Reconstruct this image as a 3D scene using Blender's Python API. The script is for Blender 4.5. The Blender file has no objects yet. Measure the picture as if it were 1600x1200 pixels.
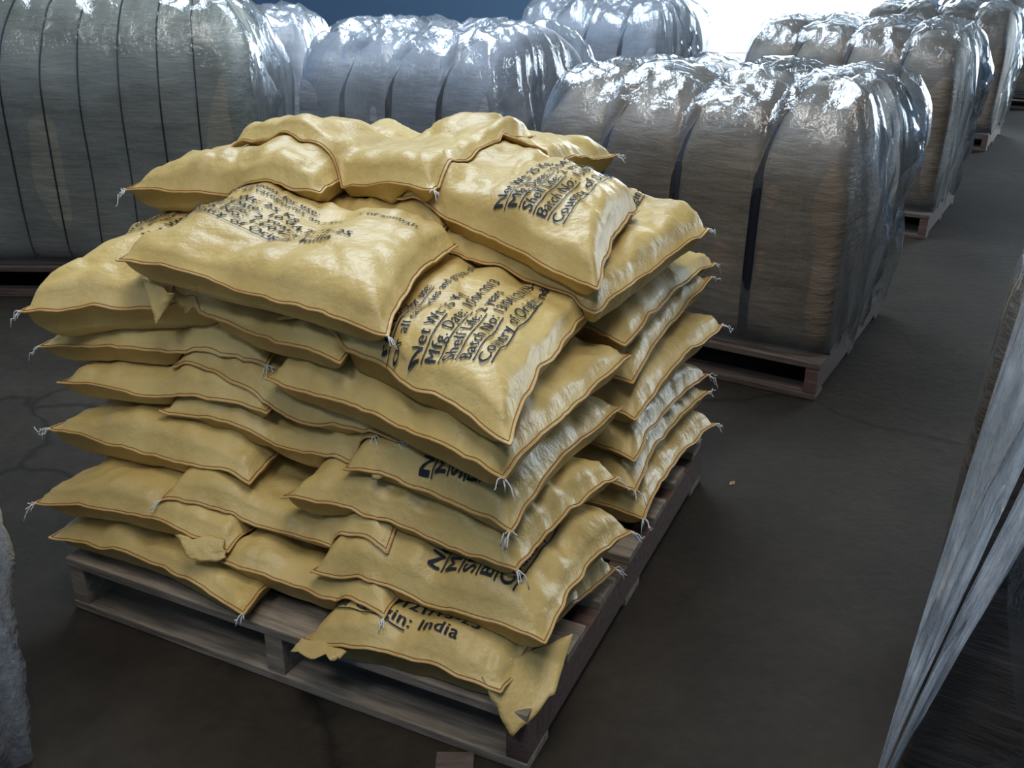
import bpy, bmesh, math, random
import numpy as np
from mathutils import Vector, Matrix

C = bpy.context.scene.collection
SC = bpy.context.scene
rng = np.random.default_rng(7)

# ------------------------------------------------------------ camera
cam_d = bpy.data.cameras.new('camera'); cam = bpy.data.objects.new('camera', cam_d); C.objects.link(cam)
PITCH, ROLL, FPX, CAMH = .414, .014, 1500.0, 1.35
cam_d.sensor_fit = 'HORIZONTAL'; cam_d.sensor_width = 36.0; cam_d.lens = 36.0 * FPX / 1600.0
cam_d.clip_start = .05; cam_d.clip_end = 200
cam.matrix_world = Matrix.Translation((0, 0, CAMH)) @ Matrix.Rotation(math.pi/2 - PITCH, 4, 'X') @ Matrix.Rotation(ROLL, 4, 'Z')
SC.camera = cam

# ------------------------------------------------------------ world, exposure
w = bpy.data.worlds.new('world'); SC.world = w; w.use_nodes = True
bg = w.node_tree.nodes['Background']; bg.inputs[0].default_value = (.80, .92, 1.0, 1); bg.inputs[1].default_value = 9.0
SC.view_settings.view_transform = 'Standard'; SC.view_settings.look = 'None'
SC.view_settings.gamma = 1.0; SC.view_settings.exposure = 0.12; SC.view_settings.use_curve_mapping = False

# ------------------------------------------------------------ lights (daylight through roof lights and doorways, plus one added fill)
def area(name, loc, target, sx, sy, power, col):
    d = bpy.data.lights.new(name, 'AREA'); d.shape = 'RECTANGLE'; d.size = sx; d.size_y = sy; d.energy = power; d.color = col
    o = bpy.data.objects.new(name, d); C.objects.link(o); o.location = loc
    v = Vector(target) - Vector(loc); o.rotation_euler = v.to_track_quat('-Z', 'Y').to_euler(); return o
area('back_doorway_light', (4.6, 16.7, 2.0), (1.0, 3.0, .8), 3.4, 3.6, 900, (.80, .92, 1.0))
area('side_doorway_light', (10.6, 12.4, 1.8), (2.0, 5.0, .8), 3.0, 3.2, 170, (.78, .90, 1.0))
area('roof_or_fill_light', (-1.8, -1.2, 4.85), (-.6, .4, 0), 1.0, 1.0, 55, (.86, .93, 1.0))  # fill light added behind the camera to brighten front faces and film folds
area('roof_or_fill_light', (-.6, 5.6, 4.85), (-.6, 5.6, 0), 2.4, 3.6, 300, (.70, .85, 1.0))
area('roof_or_fill_light', (.3, .5, 4.85), (.3, .5, 0), 1.4, 2.6, 92, (1.0, .96, .88))

# ------------------------------------------------------------ helpers
def tag(o, label=None, cat=None, group=None, kind=None):
    if label: o['label'] = label
    if cat: o['category'] = cat
    if group: o['group'] = group
    if kind: o['kind'] = kind
    return o
def empty(name, loc=(0, 0, 0), rz=0.0):
    o = bpy.data.objects.new(name, None); C.objects.link(o); o.location = loc; o.rotation_euler = (0, 0, rz)
    o.empty_display_size = .1; return o
def mesh_obj(name, verts, faces, mat, parent=None, smooth=True, uvs=None):
    me = bpy.data.meshes.new(name); me.from_pydata([tuple(map(float, v)) for v in verts], [], [tuple(map(int, f)) for f in faces])
    me.update()
    if uvs is not None:
        uvl = me.uv_layers.new(name='UVMap')
        for l in me.loops: uvl.data[l.index].uv = uvs[l.vertex_index]
    if smooth: me.polygons.foreach_set('use_smooth', [True]*len(me.polygons))
    me.materials.append(mat)
    o = bpy.data.objects.new(name, me); C.objects.link(o)
    if parent is not None: o.parent = parent
    return o
def boxes_obj(name, boxes, mat, parent=None, bevel=.003):
    bm = bmesh.new()
    for (x0, y0, z0, x1, y1, z1) in boxes:
        r = bmesh.ops.create_cube(bm, size=1.0)
        for v in r['verts']:
            v.co = Vector(((x0+x1)/2 + v.co.x*(x1-x0), (y0+y1)/2 + v.co.y*(y1-y0), (z0+z1)/2 + v.co.z*(z1-z0)))
    if bevel: bmesh.ops.bevel(bm, geom=list(bm.edges), offset=bevel, segments=2, affect='EDGES', profile=.6)
    me = bpy.data.meshes.new(name); bm.to_mesh(me); bm.free(); me.materials.append(mat)
    o = bpy.data.objects.new(name, me); C.objects.link(o)
    if parent is not None: o.parent = parent
    return o
def tube_data(path, rad, n=6, closed=False):
    P = np.array(path, float); m = len(P)
    T = np.roll(P, -1, 0) - np.roll(P, 1, 0)
    if not closed: T[0] = P[1]-P[0]; T[-1] = P[-1]-P[-2]
    T /= np.linalg.norm(T, axis=1)[:, None] + 1e-9
    up = np.array([.13, .21, .97]); S = np.cross(T, up); S /= np.linalg.norm(S, axis=1)[:, None] + 1e-9
    U = np.cross(S, T); V = []; Fc = []
    rr = np.full(m, rad) if np.isscalar(rad) else np.array(rad)
    for i in range(m):
        for k in range(n):
            a = 2*math.pi*k/n; V.append(P[i] + rr[i]*(math.cos(a)*S[i] + math.sin(a)*U[i]))
    lim = m if closed else m-1
    for i in range(lim):
        j = (i+1) % m
        for k in range(n):
            l = (k+1) % n; Fc.append((i*n+k, i*n+l, j*n+l, j*n+k))
    if not closed:
        Fc.append(tuple(range(n))[::-1]); Fc.append(tuple((m-1)*n+k for k in range(n)))
    return V, Fc
def multi_tube(paths, rad, n=6, closed=False):
    V = []; Fc = []
    for p in paths:
        v, f = tube_data(p, rad, n, closed); o = len(V); V += v; Fc += [tuple(i+o for i in q) for q in f]
    return V, Fc
# value noise in numpy (periodic enough, seeded)
def vnoise(x, y, seed=0):
    x = np.asarray(x, float) + 100; y = np.asarray(y, float) + 100
    xi = np.floor(x).astype(np.int64); yi = np.floor(y).astype(np.int64)
    fx = x-xi; fy = y-yi; fx = fx*fx*(3-2*fx); fy = fy*fy*(3-2*fy)
    def h(a, b):
        n = (a*374761393 + b*668265263 + seed*2147483) & 0x7fffffff
        n = ((n ^ (n >> 13))*1274126177) & 0x7fffffff
        return ((n ^ (n >> 16)) & 0xffff)/65535.0*2-1
    return (h(xi, yi)*(1-fx)+h(xi+1, yi)*fx)*(1-fy) + (h(xi, yi+1)*(1-fx)+h(xi+1, yi+1)*fx)*fy
def fbm(x, y, seed=0, o=3):
    s = 0; a = 1
    for i in range(o): s = s + a*vnoise(x*2**i, y*2**i, seed+i*17); a *= .5
    return s

# ------------------------------------------------------------ materials
def newmat(name):
    m = bpy.data.materials.new(name); m.use_nodes = True; nt = m.node_tree
    return m, nt, nt.nodes['Principled BSDF']
def N(nt, t, **kw):
    n = nt.nodes.new(t)
    for k, v in kw.items(): setattr(n, k, v)
    return n
def ramp(nt, stops):
    r = N(nt, 'ShaderNodeValToRGB'); e = r.color_ramp.elements
    e[0].position, e[0].color = stops[0][0], (*stops[0][1], 1); e[1].position, e[1].color = stops[-1][0], (*stops[-1][1], 1)
    for p, c in stops[1:-1]:
        x = e.new(p); x.color = (*c, 1)
    return r
def noise(nt, scale, detail=4, rough=.55, coord='Object', stretch=None, vec=None):
    tc = N(nt, 'ShaderNodeTexCoord'); n = N(nt, 'ShaderNodeTexNoise'); n.inputs['Scale'].default_value = scale
    n.inputs['Detail'].default_value = detail; n.inputs['Roughness'].default_value = rough
    mp = N(nt, 'ShaderNodeMapping'); nt.links.new(tc.outputs[coord], mp.inputs[0]); nt.links.new(mp.outputs[0], n.inputs['Vector'])
    if stretch: mp.inputs['Scale'].default_value = stretch
    return n
def mk_sack(name, c1, c2, c3):
    m, nt, b = newmat(name); L = nt.links.new
    n = noise(nt, 5, 5, .6); r = ramp(nt, [(.28, c1), (.5, c2), (.72, c3)]); L(n.outputs[0], r.inputs[0])
    L(r.outputs[0], b.inputs['Base Color']); b.inputs['Roughness'].default_value = .44
    b.inputs['Specular IOR Level'].default_value = .5
    b.inputs['Sheen Weight'].default_value = .0
    n2 = noise(nt, 30, 4, .6); n3 = noise(nt, 9, 3, .55, stretch=(1, 3.2, 1))
    ad = N(nt, 'ShaderNodeMath', operation='ADD'); L(n2.outputs[0], ad.inputs[0]); L(n3.outputs[0], ad.inputs[1])
    bp_ = N(nt, 'ShaderNodeBump'); bp_.inputs['Strength'].default_value = .35; bp_.inputs['Distance'].default_value = .012
    L(ad.outputs[0], bp_.inputs['Height']); L(bp_.outputs[0], b.inputs['Normal']); return m
M = {}
M['sack'] = mk_sack('yellow_woven_sack', (.46, .32, .11), (.57, .415, .150), (.65, .49, .20))
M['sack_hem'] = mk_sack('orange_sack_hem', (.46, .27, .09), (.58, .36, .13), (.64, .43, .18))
def plain(name, col, rough=.6, spec=.3, bump=None, emit=None):
    m, nt, b = newmat(name); b.inputs['Base Color'].default_value = (*col, 1); b.inputs['Roughness'].default_value = rough
    b.inputs['Specular IOR Level'].default_value = spec
    if bump:
        n = noise(nt, bump[0], 4); q = N(nt, 'ShaderNodeBump'); q.inputs['Strength'].default_value = bump[1]; q.inputs['Distance'].default_value = .01
        nt.links.new(n.outputs[0], q.inputs['Height']); nt.links.new(q.outputs[0], b.inputs['Normal'])
    return m
M['stitch'] = plain('rust_stitching', (.33, .16, .06), .8)
M['thread'] = plain('white_thread', (.75, .77, .80), .6)
M['ink'] = plain('dark_print_ink', (.022, .026, .04), .7, .2)
M['strap'] = plain('black_strap', (.012, .012, .02), .7, .25)
M['twine'] = plain('thin_dark_twine', (.02, .022, .03), .7)
def mk_wood(name, a, b_, c):
    m, nt, b = newmat(name); L = nt.links.new
    n = noise(nt, 6, 6, .65, stretch=(1, 9, 9)); r = ramp(nt, [(.3, a), (.52, b_), (.75, c)]); L(n.outputs[0], r.inputs[0])
    L(r.outputs[0], b.inputs['Base Color']); b.inputs['Roughness'].default_value = .8
    q = N(nt, 'ShaderNodeBump'); q.inputs['Strength'].default_value = .5; q.inputs['Distance'].default_value = .006
    L(n.outputs[0], q.inputs['Height']); L(q.outputs[0], b.inputs['Normal']); return m
M['wood'] = mk_wood('grey_pallet_wood', (.12, .095, .07), (.26, .21, .16), (.38, .325, .25))
M['wood_red'] = mk_wood('reddish_pallet_wood', (.06, .034, .028), (.12, .068, .055), (.18, .11, .085))
M['wood_dark'] = mk_wood('dark_pallet_wood', (.05, .035, .03), (.11, .08, .065), (.19, .15, .12))
def mk_bale(name, a, b_, c):
    m, nt, b = newmat(name); L = nt.links.new
    n = noise(nt, 3.0, 6, .6, stretch=(1, 1, 4)); r = ramp(nt, [(.3, a), (.5, b_), (.72, c)]); L(n.outputs[0], r.inputs[0])
    L(r.outputs[0], b.inputs['Base Color']); b.inputs['Roughness'].default_value = .55
    n2 = noise(nt, 12, 5, .6, stretch=(1, 1, 4))
    q = N(nt, 'ShaderNodeBump'); q.inputs['Strength'].default_value = .4; q.inputs['Distance'].default_value = .02
    L(n2.outputs[0], q.inputs['Height']); L(q.outputs[0], b.inputs['Normal']); return m
M['bale'] = mk_bale('brown_bale_wrap', (.13, .10, .07), (.20, .155, .115), (.26, .21, .155))
M['bale_grey'] = mk_bale('grey_bale_wrap', (.27, .28, .32), (.36, .37, .42), (.44, .45, .50))
M['bale_green'] = mk_bale('olive_grey_bale_wrap', (.17, .17, .13), (.25, .245, .20), (.33, .32, .26))
M['bale_dark'] = mk_bale('dark_bale_wrap', (.035, .03, .025), (.06, .05, .042), (.095, .08, .07))
def mk_film(name, op, haze, rough=.16, base=.35, bs=.8, col=(.82, .86, .90), stretch=(1, 1, .45)):
    # thin polythene: mostly clear, glossy, with a little milky scatter
    m = bpy.data.materials.new(name); m.use_nodes = True; nt = m.node_tree; nt.nodes.clear(); L = nt.links.new
    out = N(nt, 'ShaderNodeOutputMaterial'); tr = N(nt, 'ShaderNodeBsdfTransparent'); tr.inputs[0].default_value = (.93, .95, .96, 1)
    gl = N(nt, 'ShaderNodeBsdfGlossy'); gl.inputs['Roughness'].default_value = rough; gl.inputs['Color'].default_value = (.95, .97, 1, 1)
    df = N(nt, 'ShaderNodeBsdfDiffuse'); df.inputs[0].default_value = (*col, 1)
    tl = N(nt, 'ShaderNodeBsdfTranslucent'); tl.inputs[0].default_value = (*col, 1)
    dm = N(nt, 'ShaderNodeMixShader'); dm.inputs[0].default_value = .4; L(df.outputs[0], dm.inputs[1]); L(tl.outputs[0], dm.inputs[2])
    n1 = noise(nt, 7, 6, .6, stretch=stretch); n2 = noise(nt, 28, 4, .6, stretch=stretch)
    ad = N(nt, 'ShaderNodeMath', operation='MULTIPLY_ADD'); L(n2.outputs[0], ad.inputs[0]); ad.inputs[1].default_value = .35; L(n1.outputs[0], ad.inputs[2])
    q = N(nt, 'ShaderNodeBump'); q.inputs['Strength'].default_value = bs; q.inputs['Distance'].default_value = .03; L(ad.outputs[0], q.inputs['Height'])
    L(q.outputs[0], gl.inputs['Normal']); L(q.outputs[0], df.inputs['Normal'])
    fr = N(nt, 'ShaderNodeLayerWeight'); fr.inputs[0].default_value = .35; L(q.outputs[0], fr.inputs['Normal'])
    mr = N(nt, 'ShaderNodeMapRange'); L(fr.outputs['Facing'], mr.inputs[0]); mr.inputs[3].default_value = op; mr.inputs[4].default_value = .75
    r = ramp(nt, [(.40, (0, 0, 0)), (.75, (1, 1, 1))]); L(n1.outputs[0], r.inputs[0])
    mh = N(nt, 'ShaderNodeMath', operation='MULTIPLY_ADD'); L(r.outputs[0], mh.inputs[0]); mh.inputs[1].default_value = haze; mh.inputs[2].default_value = haze*base
    m1 = N(nt, 'ShaderNodeMixShader'); L(mh.outputs[0], m1.inputs[0]); L(tr.outputs[0], m1.inputs[1]); L(dm.outputs[0], m1.inputs[2])
    m2 = N(nt, 'ShaderNodeMixShader'); L(mr.outputs[0], m2.inputs[0]); L(m1.outputs[0], m2.inputs[1]); L(gl.outputs[0], m2.inputs[2])
    L(m2.outputs[0], out.inputs[0]); return m
M['film'] = mk_film('clear_wrap_film', .045, .09, bs=.5)
M['film_milky'] = mk_film('milky_wrap_film', .08, .32, bs=.5)
M['film_fold_highlight'] = mk_film('highlight_whitened_film', .16, 1.0, base=.5, rough=.14, bs=.9, col=(.96, .98, 1.0), stretch=(1, 1, .3))  # white highlight on the folded film, put into its diffuse colour and haze
M['film_white'] = mk_film('white_wrap_film', .2, .8)

# ------------------------------------------------------------ setting
def mk_floor():
    m, nt, b = newmat('stained_concrete'); L = nt.links.new
    n = noise(nt, .9, 8, .65); r = ramp(nt, [(.25, (.011, .008, .006)), (.5, (.029, .023, .017)), (.75, (.055, .046, .034))]); L(n.outputs[0], r.inputs[0])
    n2 = noise(nt, 26, 6, .7); mx = N(nt, 'ShaderNodeMix', data_type='RGBA', blend_type='MULTIPLY'); mx.inputs[0].default_value = .7
    r2 = ramp(nt, [(.3, (.6, .62, .58)), (.7, (1.15, 1.1, 1.1))]); L(n2.outputs[0], r2.inputs[0]); L(r.outputs[0], mx.inputs[6]); L(r2.outputs[0], mx.inputs[7])
    # hairline cracks
    tc = N(nt, 'ShaderNodeTexCoord'); v = N(nt, 'ShaderNodeTexVoronoi', feature='DISTANCE_TO_EDGE'); v.inputs['Scale'].default_value = .55
    wn = N(nt, 'ShaderNodeTexNoise'); wn.inputs['Scale'].default_value = 2.2; wn.inputs['Detail'].default_value = 5
    va = N(nt, 'ShaderNodeVectorMath', operation='MULTIPLY_ADD'); L(wn.outputs['Color'], va.inputs[0]); va.inputs[1].default_value = (.5, .5, .5); L(tc.outputs['Object'], va.inputs[2])
    L(tc.outputs['Object'], wn.inputs['Vector']); L(va.outputs[0], v.inputs['Vector'])
    rc = ramp(nt, [(0, (.45, .45, .45)), (.012, (1, 1, 1))]); L(v.outputs['Distance'], rc.inputs[0])
    mx2 = N(nt, 'ShaderNodeMix', data_type='RGBA', blend_type='MULTIPLY'); mx2.inputs[0].default_value = 1; L(mx.outputs[2], mx2.inputs[6]); L(rc.outputs[0], mx2.inputs[7])
    L(mx2.outputs[2], b.inputs['Base Color']); b.inputs['Roughness'].default_value = .7; b.inputs['Specular IOR Level'].default_value = .2
    q = N(nt, 'ShaderNodeBump'); q.inputs['Strength'].default_value = .35; q.inputs['Distance'].default_value = .01
    L(n2.outputs[0], q.inputs['Height']); L(q.outputs[0], b.inputs['Normal']); return m
M['floor'] = mk_floor()
M['wall'] = plain('blue_painted_wall', (.17, .29, .46), .85, .2, (4, .3))
M['ceiling'] = plain('dim_metal_roof', (.12, .13, .14), .7, .3, (3, .2))
M['frame'] = plain('painted_door_frame', (.10, .11, .13), .5, .4)
X0, X1, Y0, Y1, ZH = -7.0, 11.0, -4.0, 17.0, 5.0
tag(boxes_obj('floor', [(X0, Y0, -.2, X1+.2, Y1+.2, 0)], M['floor'], bevel=0), kind='structure')
M['apron'] = plain('pale_outdoor_concrete', (.45, .46, .46), .9, .2, (3, .2))
tag(boxes_obj('floor_outside', [(X0, Y1+.2, -.2, X1+25, Y1+30, -.01), (X1+.2, Y0, -.2, X1+25, Y1+.2, -.01)], M['apron'], bevel=0), kind='structure')
tag(boxes_obj('ceiling', [(X0, Y0, ZH, X1, Y1, ZH+.1)], M['ceiling'], bevel=0), kind='structure')
tag(boxes_obj('wall_left', [(X0-.2, Y0, 0, X0, Y1, ZH)], M['wall'], bevel=0), kind='structure')
tag(boxes_obj('wall_front', [(X0, Y0-.2, 0, X1, Y0, ZH)], M['wall'], bevel=0), kind='structure')
D0, D1 = 2.7, 6.6
tag(boxes_obj('wall_back', [(X0, Y1, 0, D0, Y1+.2, ZH), (D1, Y1, 0, X1, Y1+.2, ZH), (D0, Y1, 4.0, D1, Y1+.2, ZH)], M['wall'], bevel=0), kind='structure')
tag(boxes_obj('wall_right', [(X1, Y0, 0, X1+.2, 9.5, ZH), (X1, 15.5, 0, X1+.2, Y1, ZH), (X1, 9.5, 3.8, X1+.2, 15.5, ZH)], M['wall'], bevel=0), kind='structure')
tag(boxes_obj('trim_1', [(D0-.08, Y1-.03, 0, D0, Y1+.22, 4.08), (D1, Y1-.03, 0, D1+.08, Y1+.22, 4.08), (D0, Y1-.03, 4.0, D1, Y1+.22, 4.08)], M['frame']), kind='structure')
tag(boxes_obj('trim_2', [(X1-.03, 9.42, 0, X1+.22, 9.5, 3.88), (X1-.03, 15.5, 0, X1+.22, 15.58, 3.88), (X1-.03, 9.5, 3.8, X1+.22, 15.5, 3.88)], M['frame']), kind='structure')

# ------------------------------------------------------------ pallets
PX, PY, YAW = .037, 1.311, .432           # near corner of the sack pallet
EA = np.array([-math.cos(YAW), math.sin(YAW)]); EB = np.array([math.sin(YAW), math.cos(YAW)])
def to_world(a, b): return (PX + EA[0]*a + EB[0]*b, PY + EA[1]*a + EB[1]*b)
def make_pallet(W, D, label, loc, yaw, mat, side=None, group=None, Hh=.135, nb=7):
    """origin at near right corner; local -x runs along the front, +y goes back"""
    t = empty('pallet', loc, yaw); tag(t, label, 'pallet', group)
    bw = .10; tb = .022
    for i in range(nb):
        y0 = i*(D-bw)/(nb-1); j = random.uniform(-.004, .004)
        boxes_obj('deck_board', [(-W+j, y0, Hh-tb, j, y0+bw, Hh)], mat, t, .003)
    for k, x0 in enumerate((-W, -W/2-.022, -.045)):
        boxes_obj('stringer', [(x0+.001, .002, tb, x0+.044, D-.002, Hh-tb)], (side or mat) if k == 2 else mat, t, .002)
    for y0 in (0, D/2-.05, D-.1):
        boxes_obj('bottom_board', [(-W, y0, 0.001, 0, y0+.10, tb)], mat, t, .003)
    return t
random.seed(3)
make_pallet(1.12, 1.2, 'weathered wooden pallet on the floor carrying the stack of yellow sacks', (PX, PY, 0), -YAW, M['wood'], M['wood_red'])
tag(boxes_obj('wood_plank', [(-.07, -.10, 0, .0, .0, .012)], M['wood_dark']), 'short flat wood piece on the floor before the near corner of the sack pallet', 'plank').location = (-.06, 1.352, .0)
dbr = mesh_obj('litter_scrap', [(0, 0, .001), (.016, .004, .002), (.018, .012, .008), (.004, .011, .004), (.009, .006, .010)], [(0, 1, 4), (1, 2, 4), (2, 3, 4), (3, 0, 4), (0, 3, 2, 1)], M['sack'], smooth=False)
dbr.location = (.62, 2.38, 0); tag(dbr, 'tiny yellow scrap lying on the dark floor beside the sack pallet', 'litter')

# ------------------------------------------------------------ sacks
G = .01; GA0, GB0 = -.5, -.5; GN, GM = 260, 280
Hf = np.zeros((GN, GM))
ia = (np.arange(GN)*G + GA0)[:, None]; ib = (np.arange(GM)*G + GB0)[None, :]
Hf[(ia > 0) & (ia < 1.12) & (ib > 0) & (ib < 1.2)] = .1365
def blur(A, r):
    for ax in (0, 1):
        P = np.pad(A, [(r, r) if k == ax else (0, 0) for k in range(2)], mode='edge'); c = np.cumsum(P, axis=ax)
        c = np.concatenate([np.zeros_like(np.take(c, [0], ax)), c], ax); n = A.shape[ax]
        A = (np.take(c, np.arange(2*r+1, 2*r+1+n), ax) - np.take(c, np.arange(0, n), ax))/(2*r+1)
    return A
def samp(A, a, b):
    x = np.clip((a-GA0)/G, 0, GN-1.01); y = np.clip((b-GB0)/G, 0, GM-1.01); xi = x.astype(int); yi = y.astype(int); fx = x-xi; fy = y-yi
    return (A[xi, yi]*(1-fx)+A[xi+1, yi]*fx)*(1-fy) + (A[xi, yi+1]*(1-fx)+A[xi+1, yi+1]*fx)*fy
def upsample(A, k):
    n, m = A.shape; x = np.linspace(0, n-1, (n-1)*k+1); y = np.linspace(0, m-1, (m-1)*k+1)
    xi = np.minimum(x.astype(int), n-2); yi = np.minimum(y.astype(int), m-2); fx = (x-xi)[:, None]; fy = (y-yi)[None, :]
    a = A[xi][:, yi]; b = A[xi+1][:, yi]; c = A[xi][:, yi+1]; d = A[xi+1][:, yi+1]
    return (a*(1-fx)+b*fx)*(1-fy) + (c*(1-fx)+d*fx)*fy
NU, NV = 60, 50
def smap(n, flange):
    s = np.linspace(-1, 1, n-4); return np.concatenate([[-1-flange, -1-flange*.5], s, [1+flange*.5, 1+flange]])
TEXT_CACHE = {}
def text_mesh(lines):
    """lines: (string, x, y, size, underline_chars) -> (verts 2d, faces)"""
    V = []; Fc = []
    for (s, x, y, size, ul) in lines:
        cu = bpy.data.curves.new('t', 'FONT'); cu.body = s; cu.size = size; cu.offset = 0; cu.resolution_u = 3; cu.space_character = 1.08
        o = bpy.data.objects.new('t', cu); C.objects.link(o); dg = bpy.context.evaluated_depsgraph_get(); dg.update()
        me = bpy.data.meshes.new_from_object(o.evaluated_get(dg)); bm = bmesh.new(); bm.from_mesh(me)
        bmesh.ops.triangulate(bm, faces=bm.faces[:])
        for _ in range(2):
            ed = [e for e in bm.edges if e.calc_length() > .012]
            if ed: bmesh.ops.subdivide_edges(bm, edges=ed, cuts=1, use_grid_fill=False); bmesh.ops.triangulate(bm, faces=bm.faces[:])
        o0 = len(V); bm.verts.index_update()
        wdt = max((v.co.x for v in bm.verts), default=0)
        for kx_ in (0, size*.035):                  # struck twice, so the letters come out bold
            o0 = len(V)
            for v in bm.verts: V.append((v.co.x+x+kx_, v.co.y+y))
            for f in bm.faces: Fc.append(tuple(v.index+o0 for v in f.verts))
        bm.free(); bpy.data.objects.remove(o); bpy.data.curves.remove(cu); bpy.data.meshes.remove(me)
        if ul:
            n = 40; L = wdt*ul; o0 = len(V)
            for i in range(n+1):
                V.append((x + L*i/n, y-size*.16)); V.append((x+L*i/n, y-size*.24))
            for i in range(n): Fc.append((o0+2*i+1, o0+2*i+3, o0+2*i+2, o0+2*i))
    return V, Fc
LABEL = [('Directions for use:', -.26, .118, .034, 1.0), ('For all categories and groups of animals', -.26, .080, .034, 0),
         ('Net Wt: 25 Kg', -.26, .016, .042, .52), ('Mfg. Date: 10.04.2013', -.26, -.028, .042, .49), ('Shelf Life: 2 years', -.26, -.072, .042, .58),
         ('Batch No: 13/04/121/13-25', -.26, -.116, .042, .38), ('Country of Origin: India', -.26, -.162, .044, .76)]
LABEL2 = LABEL[2:]
sack_no = [0]
def make_sack(label, corners, T=.105, text=None, orient='b', tx=0, ty=0, ts=1.0, crease=None, threads=(), droop=0.0, group=None, flaps=(), tuck=.3, relax=.6, rot=0.0, seam='all', fold=None):
    """corners (a,b,z) in pallet coordinates: near-left, near-right, far-right, far-left"""
    k = sack_no[0]; sack_no[0] += 1; r = random.Random(100+k)
    c = [np.array(q, float) for q in corners]
    fl = .016
    U, V = np.meshgrid(smap(NU, fl), smap(NV, fl), indexing='ij')
    Uc, Vc = np.clip(U, -1, 1), np.clip(V, -1, 1)
    pin = .075
    pn = [pin*r.uniform(.5, 1.5) for _ in range(4)]
    Ux = U*(1-np.where(U < 0, pn[0], pn[1])*(1-Vc**2)); Vx = V*(1-np.where(V < 0, pn[2], pn[3])*(1-Uc**2))
    # edge waviness
    Ux = Ux + .012*fbm(Vc*4+k, U*0+k, 5+k, 2)*np.abs(U)**6; Vx = Vx + .014*fbm(Uc*4+k, V*0+k*2, 9+k, 2)*np.abs(V)**6
    s, t = (Ux+1)/2, (Vx+1)/2
    P = (c[0][None, None]*((1-s)*(1-t))[..., None] + c[1][None, None]*(s*(1-t))[..., None] + c[2][None, None]*(s*t)[..., None] + c[3][None, None]*((1-s)*t)[..., None])
    A, B, M0 = P[..., 0], P[..., 1], P[..., 2]
    du, dv = 1-np.abs(Uc), 1-np.abs(Vc)
    Lu = np.linalg.norm(c[1][:2]-c[0][:2])/2; Lv = np.linalg.norm(c[3][:2]-c[0][:2])/2
    eu = np.clip(du*Lu/.070, 0, 1); ev = np.clip(dv*Lv/.070, 0, 1)
    prof = np.sqrt(np.clip(1-(1-eu)**2.1, 0, 1))*np.sqrt(np.clip(1-(1-ev)**2.1, 0, 1))
    prof = np.where(prof > 0, prof, 0)
    th = T*prof*(1+.10*fbm(Uc*1.6+k*3, Vc*1.6, 20+k, 2))
    if crease:                                   # a fold across the sack
        for (kind, pos, wid, dep) in crease:
            q = (Uc if kind == 'u' else Vc) - pos; th = th*(1-dep*np.exp(-(q/wid)**2))
    flange = (np.maximum(np.abs(U), np.abs(V)) > 1.0001)
    # wrinkles: puckers perpendicular to seams, diagonal pulls at corners
    edge = np.minimum(du*Lu, dv*Lv)
    along = np.where(du*Lu < dv*Lv, Vc*Lv, Uc*Lu)
    wr = .011*np.exp(-edge/.06)*fbm(along*24, edge*5+k, 31+k, 2)*np.clip(edge/.02, 0, 1)
    ang = np.arctan2(Vc, Uc)
    wr = wr + .0055*fbm(Uc*Lu*16+k, Vc*Lv*9, 47+k, 3)*np.clip(edge/.05, 0, 1)
    rg = 1-np.abs(fbm(Uc*Lu*7+Vc*Lv*4+k*5, Vc*Lv*5-Uc*Lu*2, 71+k, 2)); wr = wr - .015*np.clip(rg-.80, 0, 1)*5*np.clip(edge/.06, 0, 1)*.5
    M0 = M0 - droop*(np.maximum(np.abs(Uc), np.abs(Vc))**4)
    if fold is not None:                         # bend line raising/lowering the middle
        for (kind, pos, wid, dep) in fold:
            q = (Uc if kind == 'u' else Vc) - pos; M0 = M0 + dep*np.exp(-(q/wid)**2)
    Hs = samp(blur(Hf, 2), A, B); Hr = samp(Hf, A, B)
    low = th*.56; pen = Hs + .002 - (M0-low)
    Wt = np.clip(prof*1.4, 0, 1)
    # the filling spreads: the upper skin follows only the broad shape of what lies below
    lift = np.clip(pen, -.02, .05)*Wt
    D_ = lift.copy()
    for _ in range(60):
        Dp = np.pad(D_, 1, mode='edge'); D_ = (Dp[:-2, 1:-1]+Dp[2:, 1:-1]+Dp[1:-1, :-2]+Dp[1:-1, 2:]+D_)/5
    D_ = D_*relax
    tgt = M0 + D_ + th*.5
    flo = samp(blur(blur(Hf, 4), 4), A, B) + .016 + .35*th                       # thinnest the sack can be squeezed to
    sm = .012; top0 = sm*np.logaddexp(tgt/sm, flo/sm)
    seamz = np.maximum(M0 + D_, Hs+.004)
    bl = np.clip(prof*2.2, 0, 1); top0 = np.where(prof > 0, seamz*(1-bl)+top0*bl, seamz)
    top0 = np.maximum(top0, seamz + th*.3)
    Mi = seamz
    bot = np.minimum(top0-.006, Mi-low); bot = np.maximum(bot, Hr+.0015)
    top = top0+wr*np.where(flange, 0, 1)
    top = np.maximum(top, bot+.006*np.clip(prof*3, 0, 1)+.002)
    for _ in range(6):                           # the cloth cannot follow sharp steps underneath
        tp_ = np.pad(top, 1, mode='edge'); ts_ = (tp_[:-2, 1:-1]+tp_[2:, 1:-1]+tp_[1:-1, :-2]+tp_[1:-1, 2:]+top)/5
        top = np.where(edge > .03, np.maximum(ts_, bot+.003), top)
    top = top + np.where(edge > .03, wr*.7, 0)
    seamwave = .007*fbm(Uc*Lu*14+k, Vc*Lv*14, 91+k, 3) + .012*fbm(Uc*Lu*4+k, Vc*Lv*4, 191+k, 1)
    mid = np.maximum(Mi+seamwave, Hr+.004)
    e = flange | (edge < 1e-6)
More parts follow.
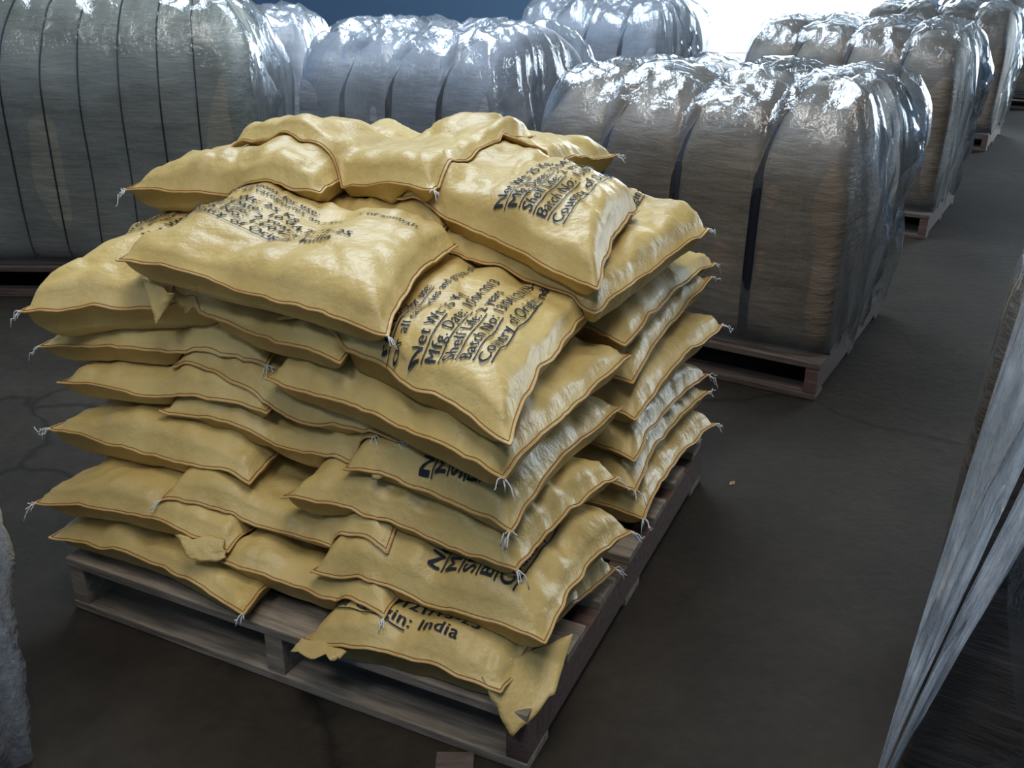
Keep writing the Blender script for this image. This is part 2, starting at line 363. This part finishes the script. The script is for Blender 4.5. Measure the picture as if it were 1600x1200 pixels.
    bot = np.where(e, mid-.0017, np.minimum(bot, top-.003)); top = np.where(e, mid+.0017, top)
    if k < 999:
        print('SACK', k, 'lift mean %.3f max %.3f  topz %.3f' % (float((D_*Wt).mean()), float(D_.max()), float(top.max())))
    # update height field
    up = lambda X: upsample(X, 3)
    aa, bb, tt = up(A), up(B), up(top); x = ((aa-GA0)/G).round().astype(int); y = ((bb-GB0)/G).round().astype(int)
    ok = (x >= 0) & (x < GN) & (y >= 0) & (y < GM); np.maximum.at(Hf, (x[ok], y[ok]), tt[ok])
    # build
    ca, cb = float(np.mean([q[0] for q in corners])), float(np.mean([q[1] for q in corners])); zb = float(bot.min())
    wx, wy = to_world(ca, cb); t0 = empty('sack', (wx, wy, zb)); tag(t0, label, 'sack', group)
    def loc3(a, b, z):
        X = PX + EA[0]*a + EB[0]*b - wx; Y = PY + EA[1]*a + EB[1]*b - wy
        return np.stack([X, Y, np.asarray(z)-zb], -1)
    n, m = A.shape
    vt = loc3(A, B, top).reshape(-1, 3); vb = loc3(A, B, bot).reshape(-1, 3); idx = np.arange(n*m).reshape(n, m); F_ = []
    q0, q1, q2, q3 = idx[:-1, :-1].ravel(), idx[1:, :-1].ravel(), idx[1:, 1:].ravel(), idx[:-1, 1:].ravel()
    F_ += list(zip(q3, q2, q1, q0)); o = n*m; F_ += list(zip(q0+o, q1+o, q2+o, q3+o))
    ring = list(idx[:, 0]) + list(idx[-1, 1:]) + list(idx[-2::-1, -1]) + list(idx[0, -2:0:-1])
    for i in range(len(ring)):
        p, q = ring[i], ring[(i+1) % len(ring)]; F_.append((p, q, q+o, p+o))
    # (a runs left so orientation flips): fix normals with bmesh
    body = mesh_obj('sack_body', np.concatenate([vt, vb]), F_, M['sack'], t0)
    bm = bmesh.new(); bm.from_mesh(body.data); bmesh.ops.recalc_face_normals(bm, faces=bm.faces); bm.to_mesh(body.data); bm.free()
    # rust stitching along the hem, just inside the flange
    i0, i1, j0, j1 = 2, n-3, 2, m-3
    path = [(i, j0) for i in range(i0, i1+1)] + [(i1, j) for j in range(j0+1, j1+1)] + [(i, j1) for i in range(i1-1, i0-1, -1)] + [(i0, j) for j in range(j1-1, j0, -1)]
    pth = np.array([loc3(A[i, j], B[i, j], top[i, j]+.0008) for i, j in path])
    v, f = tube_data(pth, .0012, 5, True); mesh_obj('hem_stitching', v, f, M['stitch'], t0)
    # the outer hem band, orange
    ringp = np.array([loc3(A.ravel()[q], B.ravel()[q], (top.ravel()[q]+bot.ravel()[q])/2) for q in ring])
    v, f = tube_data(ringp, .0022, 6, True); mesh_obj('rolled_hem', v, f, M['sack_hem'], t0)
    # tufts of white thread at corners
    cpos = {0: (0, 0), 1: (n-1, 0), 2: (n-1, m-1), 3: (0, m-1)}
    for cn in threads:
        i, j = cpos[cn]; p = loc3(A[i, j], B[i, j], mid[i, j]); ctr = loc3(ca, cb, mid[i, j]); d = (p-ctr); d[2] = 0; d /= np.linalg.norm(d)+1e-9
        ps = []
        for h in range(5):
            a_ = r.uniform(-.9, .9); dd = np.array([d[0]*math.cos(a_)-d[1]*math.sin(a_), d[0]*math.sin(a_)+d[1]*math.cos(a_), r.uniform(-.3, .5)]); ln = r.uniform(.012, .034)
            ps.append([p-d*.006 + dd*ln*s_ + np.array([0, 0, -(.9*ln)*s_**2*r.uniform(.2, 1.3)]) for s_ in np.linspace(0, 1, 7)])
        v, f = multi_tube(ps, .0011, 5); mesh_obj('loose_thread', v, f, M['thread'], t0)
    # flaps: loose cloth corners hanging from the hem (quads in pallet coordinates)
    for fq in flaps:
        q = [np.array(x_, float) for x_ in fq]; nn = 12; ss, tt_ = np.meshgrid(np.linspace(0, 1, nn), np.linspace(0, 1, nn), indexing='ij')
        Q = q[0]*((1-ss)*(1-tt_))[..., None] + q[1]*(ss*(1-tt_))[..., None] + q[2]*(ss*tt_)[..., None] + q[3]*((1-ss)*tt_)[..., None]
        wob = .006*fbm(ss*5+k, tt_*3, 200+k, 2); Q1 = Q.copy(); Q1[..., 1] -= .0; Q1[..., 1] += wob
        fa = loc3(Q1[..., 0], Q1[..., 1], Q1[..., 2]+wob*.6).reshape(-1, 3)
        fb = fa + np.array([EB[0], EB[1], -.3])*.004; id2 = np.arange(nn*nn).reshape(nn, nn); FF = []
        a0, a1, a2, a3 = id2[:-1, :-1].ravel(), id2[1:, :-1].ravel(), id2[1:, 1:].ravel(), id2[:-1, 1:].ravel(); oo = nn*nn
        FF += list(zip(a0, a1, a2, a3)); FF += list(zip(a3+oo, a2+oo, a1+oo, a0+oo))
        rg2 = list(id2[:, 0]) + list(id2[-1, 1:]) + list(id2[-2::-1, -1]) + list(id2[0, -2:0:-1])
        for i in range(len(rg2)): FF.append((rg2[(i+1) % len(rg2)], rg2[i], rg2[i]+oo, rg2[(i+1) % len(rg2)]+oo))
        mesh_obj('corner_flap', np.concatenate([fa, fb]), FF, M['sack'], t0)
    # print
    if text is not None:
        key = id(text)
        if key not in TEXT_CACHE: TEXT_CACHE[key] = text_mesh(text)
        V2, F2 = TEXT_CACHE[key]; V2 = np.array(V2)*ts*np.array([1.18, .92])
        cr_, sr_ = math.cos(rot), math.sin(rot); V2 = V2 @ np.array([[cr_, sr_], [-sr_, cr_]])
        # local (p along reading, q up) to (a,b): 'b' reads away from the camera, 'a' reads left to right
        if orient == 'b': ta, tb = ca + tx + V2[:, 1], cb + ty + V2[:, 0]
        else: ta, tb = ca + tx - V2[:, 0], cb + ty + V2[:, 1]
        # height from this sack's own top surface by local grid
        g = np.full((GN, GM), -1.0); np.maximum.at(g, (x[ok], y[ok]), tt[ok]); zz = samp(g, ta, tb)
        g2 = g.copy(); bad = g2 < 0; g2[bad] = np.nan
        fx_ = samp(np.nan_to_num(g2, nan=-9), ta, tb); keep = fx_ > 0
        V3 = loc3(ta, tb, zz+.0022)
        F3 = [q for q in F2 if all(keep[i] for i in q)]
        if F3:
            used = sorted({i for q in F3 for i in q}); mp_ = {i: n_ for n_, i in enumerate(used)}
            mesh_obj('printed_text', V3[used], [tuple(mp_[i] for i in q) for q in F3], M['ink'], t0, smooth=False)
    return t0

#SACKS_BEGIN
G1 = 'yellow woven sacks stacked on the wooden pallet'
S = make_sack
# layer 1 (on the deck)
S('yellow sack in the bottom layer, rear half of the right side, bare upper face', [(.58, .66, .19), (.0, .63, .19), (-.02, 1.2, .20), (.58, 1.18, .19)], .10, threads=(1, 2), group=G1)
S('left end sack of the bottom layer, hem sagging over the pallet edge', [(1.15, .0, .185), (.60, -.03, .17), (.64, .52, .19), (1.13, .55, .19)], .085, threads=(1,), group=G1)
S('near corner sack of the bottom layer, printed Origin: India, corner flap hanging down', [(.45, -.035, .165), (.055, .0, .168), (-.005, .43, .19), (.44, .5, .19)], .10,
  text=LABEL, orient='a', tx=.12, ty=-.075, ts=.78, threads=(2,), group=G1,
  flaps=[[(.095, .005, .185), (-.012, .17, .195), (-.025, .06, .150), (.018, -.03, .105)], [(.46, -.03, .168), (.36, -.028, .165), (.38, -.05, .160), (.47, -.055, .15)]])
S('yellow sack in the middle of the bottom layer, wedged between two others', [(.72, .03, .215), (.31, .03, .19), (.33, .55, .20), (.70, .55, .2)], .085, threads=(1,), group=G1)
# layer 2
S('yellow sack in the second layer, rear half of the right side, pointed far corner', [(.56, .66, .27), (.02, .62, .27), (.0, 1.19, .27), (.56, 1.17, .27)], .09, threads=(1, 2), group=G1)
S('yellow sack at the left end of the second layer, white-threaded left tip', [(1.165, -.01, .272), (.69, .05, .262), (.70, .55, .28), (1.14, .5, .28)], .095, threads=(0,), group=G1,
  flaps=[[(.80, .02, .275), (.70, .045, .27), (.685, .03, .245), (.75, -.005, .235)]])
S('plump yellow sack at the near corner of the second layer, letters on top', [(.485, .055, .262), (-.005, .06, .255), (-.02, .46, .27), (.47, .5, .28)], .115,
  text=LABEL2, orient='b', tx=-.015, ty=.10, ts=.9, threads=(2,), group=G1)
S('long thin sack in the middle of the second layer sloping down right', [(.88, .075, .30), (.34, .09, .29), (.36, .55, .30), (.86, .55, .31)], .075, threads=(0,), group=G1)
# layer 3
S('yellow sack in the third layer, rear half of the right side', [(.55, .68, .34), (.03, .64, .34), (.01, 1.2, .34), (.55, 1.17, .35)], .085, threads=(2,), group=G1)
S('plump yellow sack at the left end of the third layer', [(1.21, .10, .38), (.69, .13, .345), (.70, .6, .37), (1.18, .6, .38)], .115, threads=(0,), group=G1)
S('yellow sack at the near corner of the third layer, long hem line facing forward', [(.58, .10, .375), (.07, .09, .37), (.02, .48, .375), (.55, .55, .38)], .10, threads=(1, 2), group=G1)
# layer 4
S('yellow sack in the fourth layer, rear half of the right side', [(.55, .70, .42), (.04, .66, .42), (.0, 1.28, .46), (.55, 1.2, .44)], .10, threads=(2,), group=G1)
S('near corner sack of the fourth layer, line initials printed on its top', [(.45, .13, .462), (.08, .085, .447), (.065, .62, .46), (.45, .62, .46)], .095,
  text=LABEL2, orient='b', tx=-.005, ty=.018, ts=.82, threads=(1,), group=G1)
S('yellow sack in the middle of the fourth layer with a crease across its front', [(.95, .175, .445), (.41, .17, .425), (.43, .6, .44), (.93, .6, .45)], .095, crease=[('u', -.05, .06, .25)], threads=(1,), group=G1)
# layer 5
S('yellow sack at the left end of the fifth layer, long edge facing forward', [(1.20, .135, .485), (.69, .20, .485), (.72, .66, .5), (1.2, .62, .5)], .085, group=G1)
S('long yellow sack in the middle of the fifth layer with torn right corner', [(.95, .225, .525), (.36, .165, .495), (.40, .6, .52), (.92, .65, .53)], .075, threads=(1,), group=G1,
  flaps=[[(.42, .16, .50), (.355, .16, .50), (.34, .14, .465), (.385, .13, .455)]])
S('yellow sack in the fifth layer, rear half of the right side, drooping far tip', [(.55, .72, .50), (.06, .68, .50), (.05, 1.32, .56), (.55, 1.22, .54)], .09, threads=(2,), group=G1, crease=[('v', -.1, .07, .3)])
# layer 6
S('left end sack of the sixth layer, white threads at its right corner', [(1.265, .155, .555), (.72, .25, .56), (.78, .7, .58), (1.25, .66, .58)], .095, threads=(0, 1), group=G1)
S('near corner sack of the sixth layer, directly beneath the sharply printed one', [(.67, .19, .58), (.085, .065, .56), (.07, .67, .565), (.63, .7, .58)], .10, threads=(1,), group=G1)
S('yellow sack in the sixth layer, rear half of the right side', [(.56, .74, .58), (.08, .68, .58), (.06, 1.38, .60), (.56, 1.28, .62)], .09, group=G1, crease=[('v', .1, .08, .3)], threads=(2,))
# layer 7
S('large yellow sack slumping down the left side of the stack, rounded outer flank', [(1.235, .10, .655), (.82, .25, .68), (.85, .74, .74), (1.27, .62, .74)], .15, text=LABEL, orient='b', tx=.06, ty=.16, ts=.75, threads=(0,), group=G1)
S('yellow sack under the front left top sack, triangular flap hanging from its hem', [(.93, .235, .655), (.47, .16, .655), (.52, .64, .68), (.90, .7, .70)], .085, group=G1,
  flaps=[[(.995, .21, .735), (.89, .195, .725), (.925, .175, .665), (.93, .175, .662)]])
S('large yellow sack with sharp black print at the near corner of the stack', [(.66, .235, .665), (.08, .065, .635), (.15, .70, .68), (.68, .78, .70)], .115, text=LABEL, orient='b', tx=-.075, ty=-.05, ts=.80, rot=.14, group=G1)
S('yellow sack under the high front right one, knotted white tip at far corner', [(.58, .62, .70), (.115, .56, .69), (.03, 1.12, .76), (.54, 1.28, .80)], .13, text=LABEL2, orient='b', tx=-.0, ty=.12, ts=.8, threads=(2,), group=G1)
# layer 8
S('yellow sack mostly hidden, a shaded sliver showing beneath the topmost sack', [(1.05, .62, .79), (.50, .60, .79), (.50, 1.12, .80), (1.05, 1.12, .80)], .12, group=G1)
S('yellow sack across the front left top of the stack, hem facing forward, faded print', [(1.0, .17, .79), (.355, .145, .745), (.46, .60, .78), (1.03, .66, .82)], .10, text=LABEL, orient='a', tx=.06, ty=.035, ts=.72, threads=(1,), group=G1)
S('yellow sack high on the front right, plump front end overhanging the printed sack', [(.63, .65, .84), (.10, .53, .755), (.16, .95, .82), (.60, 1.1, .87)], .13, text=LABEL2, orient='b', tx=-.03, ty=.06, ts=.82, group=G1)
S('narrow yellow sack with an orange pointed left tip, behind the front left top sack', [(1.26, .46, .84), (.78, .56, .86), (.8, .95, .90), (1.22, .95, .90)], .12, threads=(0,), group=G1)
S('sack at the back right of the top, white knotted corner jutting right', [(.80, 1.02, .90), (.42, 1.0, .88), (.38, 1.42, .845), (.80, 1.45, .88)], .10, threads=(2,), group=G1)
# layer 9
S('yellow sack saddled across the very top of the stack, folded in the middle', [(1.15, .71, .88), (.52, .61, .885), (.53, 1.17, .88), (1.02, 1.26, .87)], .12, group=G1, threads=(0, 1, 2), relax=.3, fold=[('u', -.08, .3, -.025)], crease=[('u', -.08, .22, .3)])
#SACKS_END

# ------------------------------------------------------------ bales
def superloop(n, p1, p2, A_, B_2, start=0.0):
    """unit superellipse resampled at equal steps along its real perimeter"""
    q = np.linspace(0, 2*np.pi, 6001) + start; pw = np.where(np.sin(q) > 0, p1, p2)
    x = np.sign(np.cos(q))*np.abs(np.cos(q))**(2/pw); y = np.sign(np.sin(q))*np.abs(np.sin(q))**(2/pw)
    s_ = np.concatenate([[0], np.cumsum(np.hypot(np.diff(x)*A_, np.diff(y)*B_2))]); t_ = np.linspace(0, s_[-1], n, endpoint=False)
    return np.interp(t_, s_, x), np.interp(t_, s_, y)
def make_bale(loc, yaw, W, D, Hh, label, body='bale', film='film', nstrap=3, strapw=.032, seed=0, folds=.035, crown=.08, taper=0.0, pal=True, plabel=None, shoulder=None, group='strapped bales wrapped in clear film', thin=False, sidefold=1.0, left_fold=0.6, pt=3.6, erd=.07):
    """loc: near right corner on the floor; local -x along the front, +y back"""
    z0 = .141 if pal else .0
    if pal: make_pallet(W, D, plabel, (loc[0], loc[1], 0), yaw, M['wood_dark'], M['wood_red'], 'pallets under the wrapped bales')
    t = empty('wrapped_bale', (loc[0], loc[1], z0), yaw); tag(t, label, 'bale', group)
    H = Hh - z0
    # body: loft along x of rounded sections in (y, z); dips under each strap
    ns, nm = 97, 96; sx = [ (i+1)/(nstrap+1) for i in range(nstrap)]
    V = []; th = np.linspace(0, 2*np.pi, nm, endpoint=False)
    xs = np.linspace(0, 1, ns); SL = superloop(nm, pt, 12.0, D, H)
    if thin: dip = np.zeros(ns)
    else:
        tl = (xs*(nstrap+1)) % 1.0; dip = 1-np.clip(1-np.abs(2*tl-1)**3.2, 0, 1)**.5
        dip[(xs < .5/(nstrap+1)) | (xs > 1-.5/(nstrap+1))] = 0
    for i, x in enumerate(xs):
        e = min(x, 1-x)*W; er = 1-math.sqrt(max(0, 1-(1-min(e/erd, 1))**2))
        ins = .022*dip[i] + .06*er; tins = .085*dip[i] + .16*er
        hy = D/2-.03-ins; hz = H
        cy, cz = SL
        yy = D/2 + hy*cy
        zt = (H-tins-crown-.035) + crown*(np.cos(cy*np.pi/2)) * (1-er)
        zz = np.where(cz > 0, H/2 + (zt-H/2)*cz, H/2 + (H/2-.004)*cz)
        yy = yy + (.012*vnoise(zz*3+seed, x*9+th*0, seed))*(np.abs(cy) > .6)
        if taper: yy = D/2+(yy-D/2)*(1-taper*np.clip((zz-H*.6)/(H*.4), 0, 1)**2)
        zz = zz + np.where(cz > .3, .022*fbm(x*7+th*0, yy*5, seed+3, 3)*(1-er), 0)
        xx = -W*x - np.sign(.5-x)*er*0
        V += [(xx if not taper else -W/2+(xx+W/2)*(1-taper*max(0, (z-H*.6)/(H*.4))**2), y, z) for y, z in zip(yy, zz)]
    Fc = []
    for i in range(ns-1):
        for j in range(nm):
            k = (j+1) % nm; Fc.append((i*nm+j, (i+1)*nm+j, (i+1)*nm+k, i*nm+k))
    Fc.append(tuple(range(nm))[::-1]); Fc.append(tuple((ns-1)*nm+j for j in range(nm)))
    b = mesh_obj('bale_body', V, Fc, M[body], t)
    bm = bmesh.new(); bm.from_mesh(b.data); bmesh.ops.recalc_face_normals(bm, faces=bm.faces); bm.to_mesh(b.data); bm.free()
    Va = np.array(V).reshape(ns, nm, 3)
    for s in sx:
        i = int(round(s*(ns-1))); loop = Va[i]; cen = np.array([loop[0, 0], D/2, H/2]); P0 = cen+(loop-cen)*1.004; P0[:, 2] = np.maximum(P0[:, 2], .004)
        V2 = []; F2 = []
        nr = loop - cen; nr /= np.linalg.norm(nr, axis=1)[:, None]
        hw = strapw/2 if not thin else .0022
        for j in range(nm):
            for (dx, dn) in ((-hw, 0), (-hw, .004), (hw, .004), (hw, 0)): V2.append(P0[j]+np.array([dx, 0, 0])+nr[j]*((.010 if not thin else 0)+dn*1.5))
        for j in range(nm):
            k = (j+1) % nm
            for q in range(4): F2.append((j*4+q, j*4+(q+1) % 4, k*4+(q+1) % 4, k*4+q))
        V2 = [(v_[0], v_[1], max(v_[2], .0015)) for v_ in V2]
        mesh_obj('strap', V2, F2, M['strap' if not thin else 'twine'], t)
    # film: rings around the bale with vertical gathers, closed over the top
    na, nz = 340, 72; nlow = 26; per = 2*(W+D); V = []
    cx, cy = superloop(na, 9.0, 9.0, W, D)
    arc = np.concatenate([[0], np.cumsum(np.hypot(np.diff(cx)*W/2, np.diff(cy)*D/2))])
    side = np.clip((np.abs(cx)-.90)/.08, 0, 1)*np.where(cx > 0, sidefold, left_fold)     # end faces carry deep gathers
    xn = (1-cx)/2
    def lob(x):
        if thin: return x*0
        tl = (x*(nstrap+1)) % 1.0; d = 1-np.clip(1-np.abs(2*tl-1)**3.2, 0, 1)**.5
        return np.where((x < .5/(nstrap+1)) | (x > 1-.5/(nstrap+1)), 0, d)
    pf = pt+1.0
    for r_i in range(nz):
        if r_i < nlow: z = .002 + (H*.5-.002)*r_i/(nlow-1); k = kxx = 1.0; hf = 0
        else:
            u = (r_i-nlow+1)/(nz-nlow); al = u*np.pi/2; k = max(.001, math.cos(al)**(2/pf)); kxx = max(.001, math.cos(al)**(2/8.5)); hf = math.sin(al)**(2/pf); z = H*.5+(H*.5-.02)*hf
        zf = min(1, max(0, z/H))
        f1 = 1-np.abs(vnoise(arc*6.5+seed*3.1+.35*zf, zf*1.1+arc*0, seed+11)); f2 = 1-np.abs(vnoise(arc*19+seed+.8*zf, zf*2.1+arc*0, seed+13))
        g = folds*side*(2.3*f1**5 + .6*f2**3)*min(1, .45+.9*zf)*(k if r_i >= nlow else 1) + .004*vnoise(arc*7, zf*6+arc*0, seed+5)
        g = g - .012*lob(xn)*(1-side)*(1 if r_i < nlow else k)
        if r_i >= nlow: g = g + .014*fbm(arc*5, arc*0+zf*5, seed+23, 3)*(1-abs(2*k-1))
        tp = (1-taper*max(0, (zf-.6)/.4)**2) if taper else 1.0
        kx = kxx if r_i < nz-1 else .001; kx = min(kx, k*12); ox = ((W/2+.010)*kx + g*np.sign(cx)*np.abs(cx)**8)*np.abs(cx)*np.sign(cx)*tp; oy = ((D/2-.022)*k + g*.9)*cy*tp
        ox = np.sign(cx)*np.abs(ox); zz = np.full(na, z)
        if r_i >= nlow:
            X_ = np.clip((-ox+W/2)/W, 0, 1); wgt = hf**2
            zz = zz - (.070*lob(X_)*1.0)*wgt
            rd = 1-np.abs(fbm(ox*4.5+seed, oy*4.5, seed+31, 4)); rd3 = 1-np.abs(fbm(ox*11+seed, oy*11, seed+37, 2))
            zz = zz + (.055*(rd-.5)+.018*(rd3-.6))*wgt + .012*wgt
        V += [(-W/2+x_, D/2+y_, z_) for x_, y_, z_ in zip(ox, oy, zz)]
    Fc = []
    for i in range(nz-1):
        for j in range(na):
            k = (j+1) % na; Fc.append((i*na+j, i*na+k, (i+1)*na+k, (i+1)*na+j))
    mesh_obj('plastic_wrap', V, Fc, M[film], t)
    return t
BY = -.53
def B_(loc, label, plabel, **kw): return make_bale(loc, kw.pop('yaw', BY), kw.pop('W', 1.15), kw.pop('D', 1.05), kw.pop('H', 1.02), label, plabel=plabel, **kw)
B_((1.025, 2.962), 'brown wrapped bale with three black straps, nearest behind right of the sack stack', 'wooden pallet under the nearest bale right of the sack stack', seed=1, sidefold=1.3)
B_((2.226, 5.09), 'wrapped bale second in the row behind the nearest right-hand bale', 'wooden pallet under the second bale of the right-hand row', seed=2, H=1.09)
B_((3.79, 7.86), 'wrapped bale third in the right-hand row, near the top right corner', 'wooden pallet under the third bale of the right-hand row', seed=3, H=1.1)
B_((5.4, 10.4), 'brightly lit wrapped bale farthest along the right-hand row, at the frame edge', 'wooden pallet under the farthest bale of the right-hand row', seed=4, H=1.1)
B_((-.12, 4.3), 'pale blue-grey wrapped bale with black straps behind the top of the sack stack', 'wooden pallet under the blue-grey bale behind the sack stack', seed=5, H=1.08, body='bale_grey', film='film_milky')
B_((.95, 7.0), 'wrapped bale left of the bright doorway, behind the blue-grey bale', 'wooden pallet under the bale left of the doorway', seed=6, H=1.13, body='bale_grey', film='film_milky')
B_((-1.2, 5.6), 'pale bale in the gap between the big left bale and the blue-grey one', 'wooden pallet under the bale in the left gap', seed=7, H=1.1, yaw=.08, body='bale_grey', film='film_milky')
B_((-1.12, 3.95), 'big olive-grey bale with thin twine lines and crumpled film top, at the left', 'wooden pallet under the big olive-grey bale at the left', seed=8, H=1.26, D=.88, W=1.4, yaw=.02, body='bale_green', thin=True, nstrap=8, taper=.12, crown=.10, pt=2.7)
nb = B_((1.594, .57), 'dark bale at the lower right frame edge, white highlights coloured into its film folds', None, seed=9, H=1.15, yaw=-.56, body='bale_dark', film='film', pal=False, folds=.03, left_fold=1.0, W=1.15, erd=.03, group=None)
def film_ribbon(fx, nn=60, nt=22, sd=0):
    ss, tt_ = np.meshgrid(np.linspace(0, 1, nn), np.linspace(0, 1, nt), indexing='ij')
    X, Y, Z = fx(ss, tt_); wv = .010*fbm(tt_*5, ss*2.5, 300+sd, 3) + .004*vnoise(tt_*14, ss*3, 310+sd)
    V_ = np.stack([X, Y+wv, Z], -1).reshape(-1, 3); id_ = np.arange(nn*nt).reshape(nn, nt)
    f_ = list(zip(id_[:-1, :-1].ravel(), id_[1:, :-1].ravel(), id_[1:, 1:].ravel(), id_[:-1, 1:].ravel()))
    mesh_obj('loose_film_highlight', V_, f_, M['film_fold_highlight'], nb)
# two loose pleats of film gathered at the bale's near corner, bulging out and wrapping back to the face; their colour holds the white highlights
def roll(x0, x1, w0, w1, z0, z1, sd, d0=.5):
    def fx(s_, t_):
        w_ = w0+(w1-w0)*s_; tt = t_ + .05*vnoise(t_*6+s_*1.2, s_*4, 400+sd)
        pl = .028*(1-np.abs(fbm(t_*4-s_*2.5+sd, s_*3.2+t_*1.5, 410+sd, 2)))**3
        return (x0+(x1-x0)*s_**1.2 + w_*(.5-.5*np.cos(tt*np.pi)), -.035 - d0*w_*np.sin(tt*np.pi) - pl - .02*(1-s_), z0+(z1-z0)*s_)
    film_ribbon(fx, 140, 60, sd)
roll(-1.16, -1.09, .004, .115, .16, 1.36, 1, .35)
roll(-1.155, -.95, .003, .07, .12, 1.34, 2, .4)
B_((-.84, 1.235), 'white film wrapped bale, only a curved sliver at the lower left corner', None, seed=10, H=1.1, yaw=.62, body='bale_grey', film='film_white', pal=False, W=.9, D=.9, group=None)
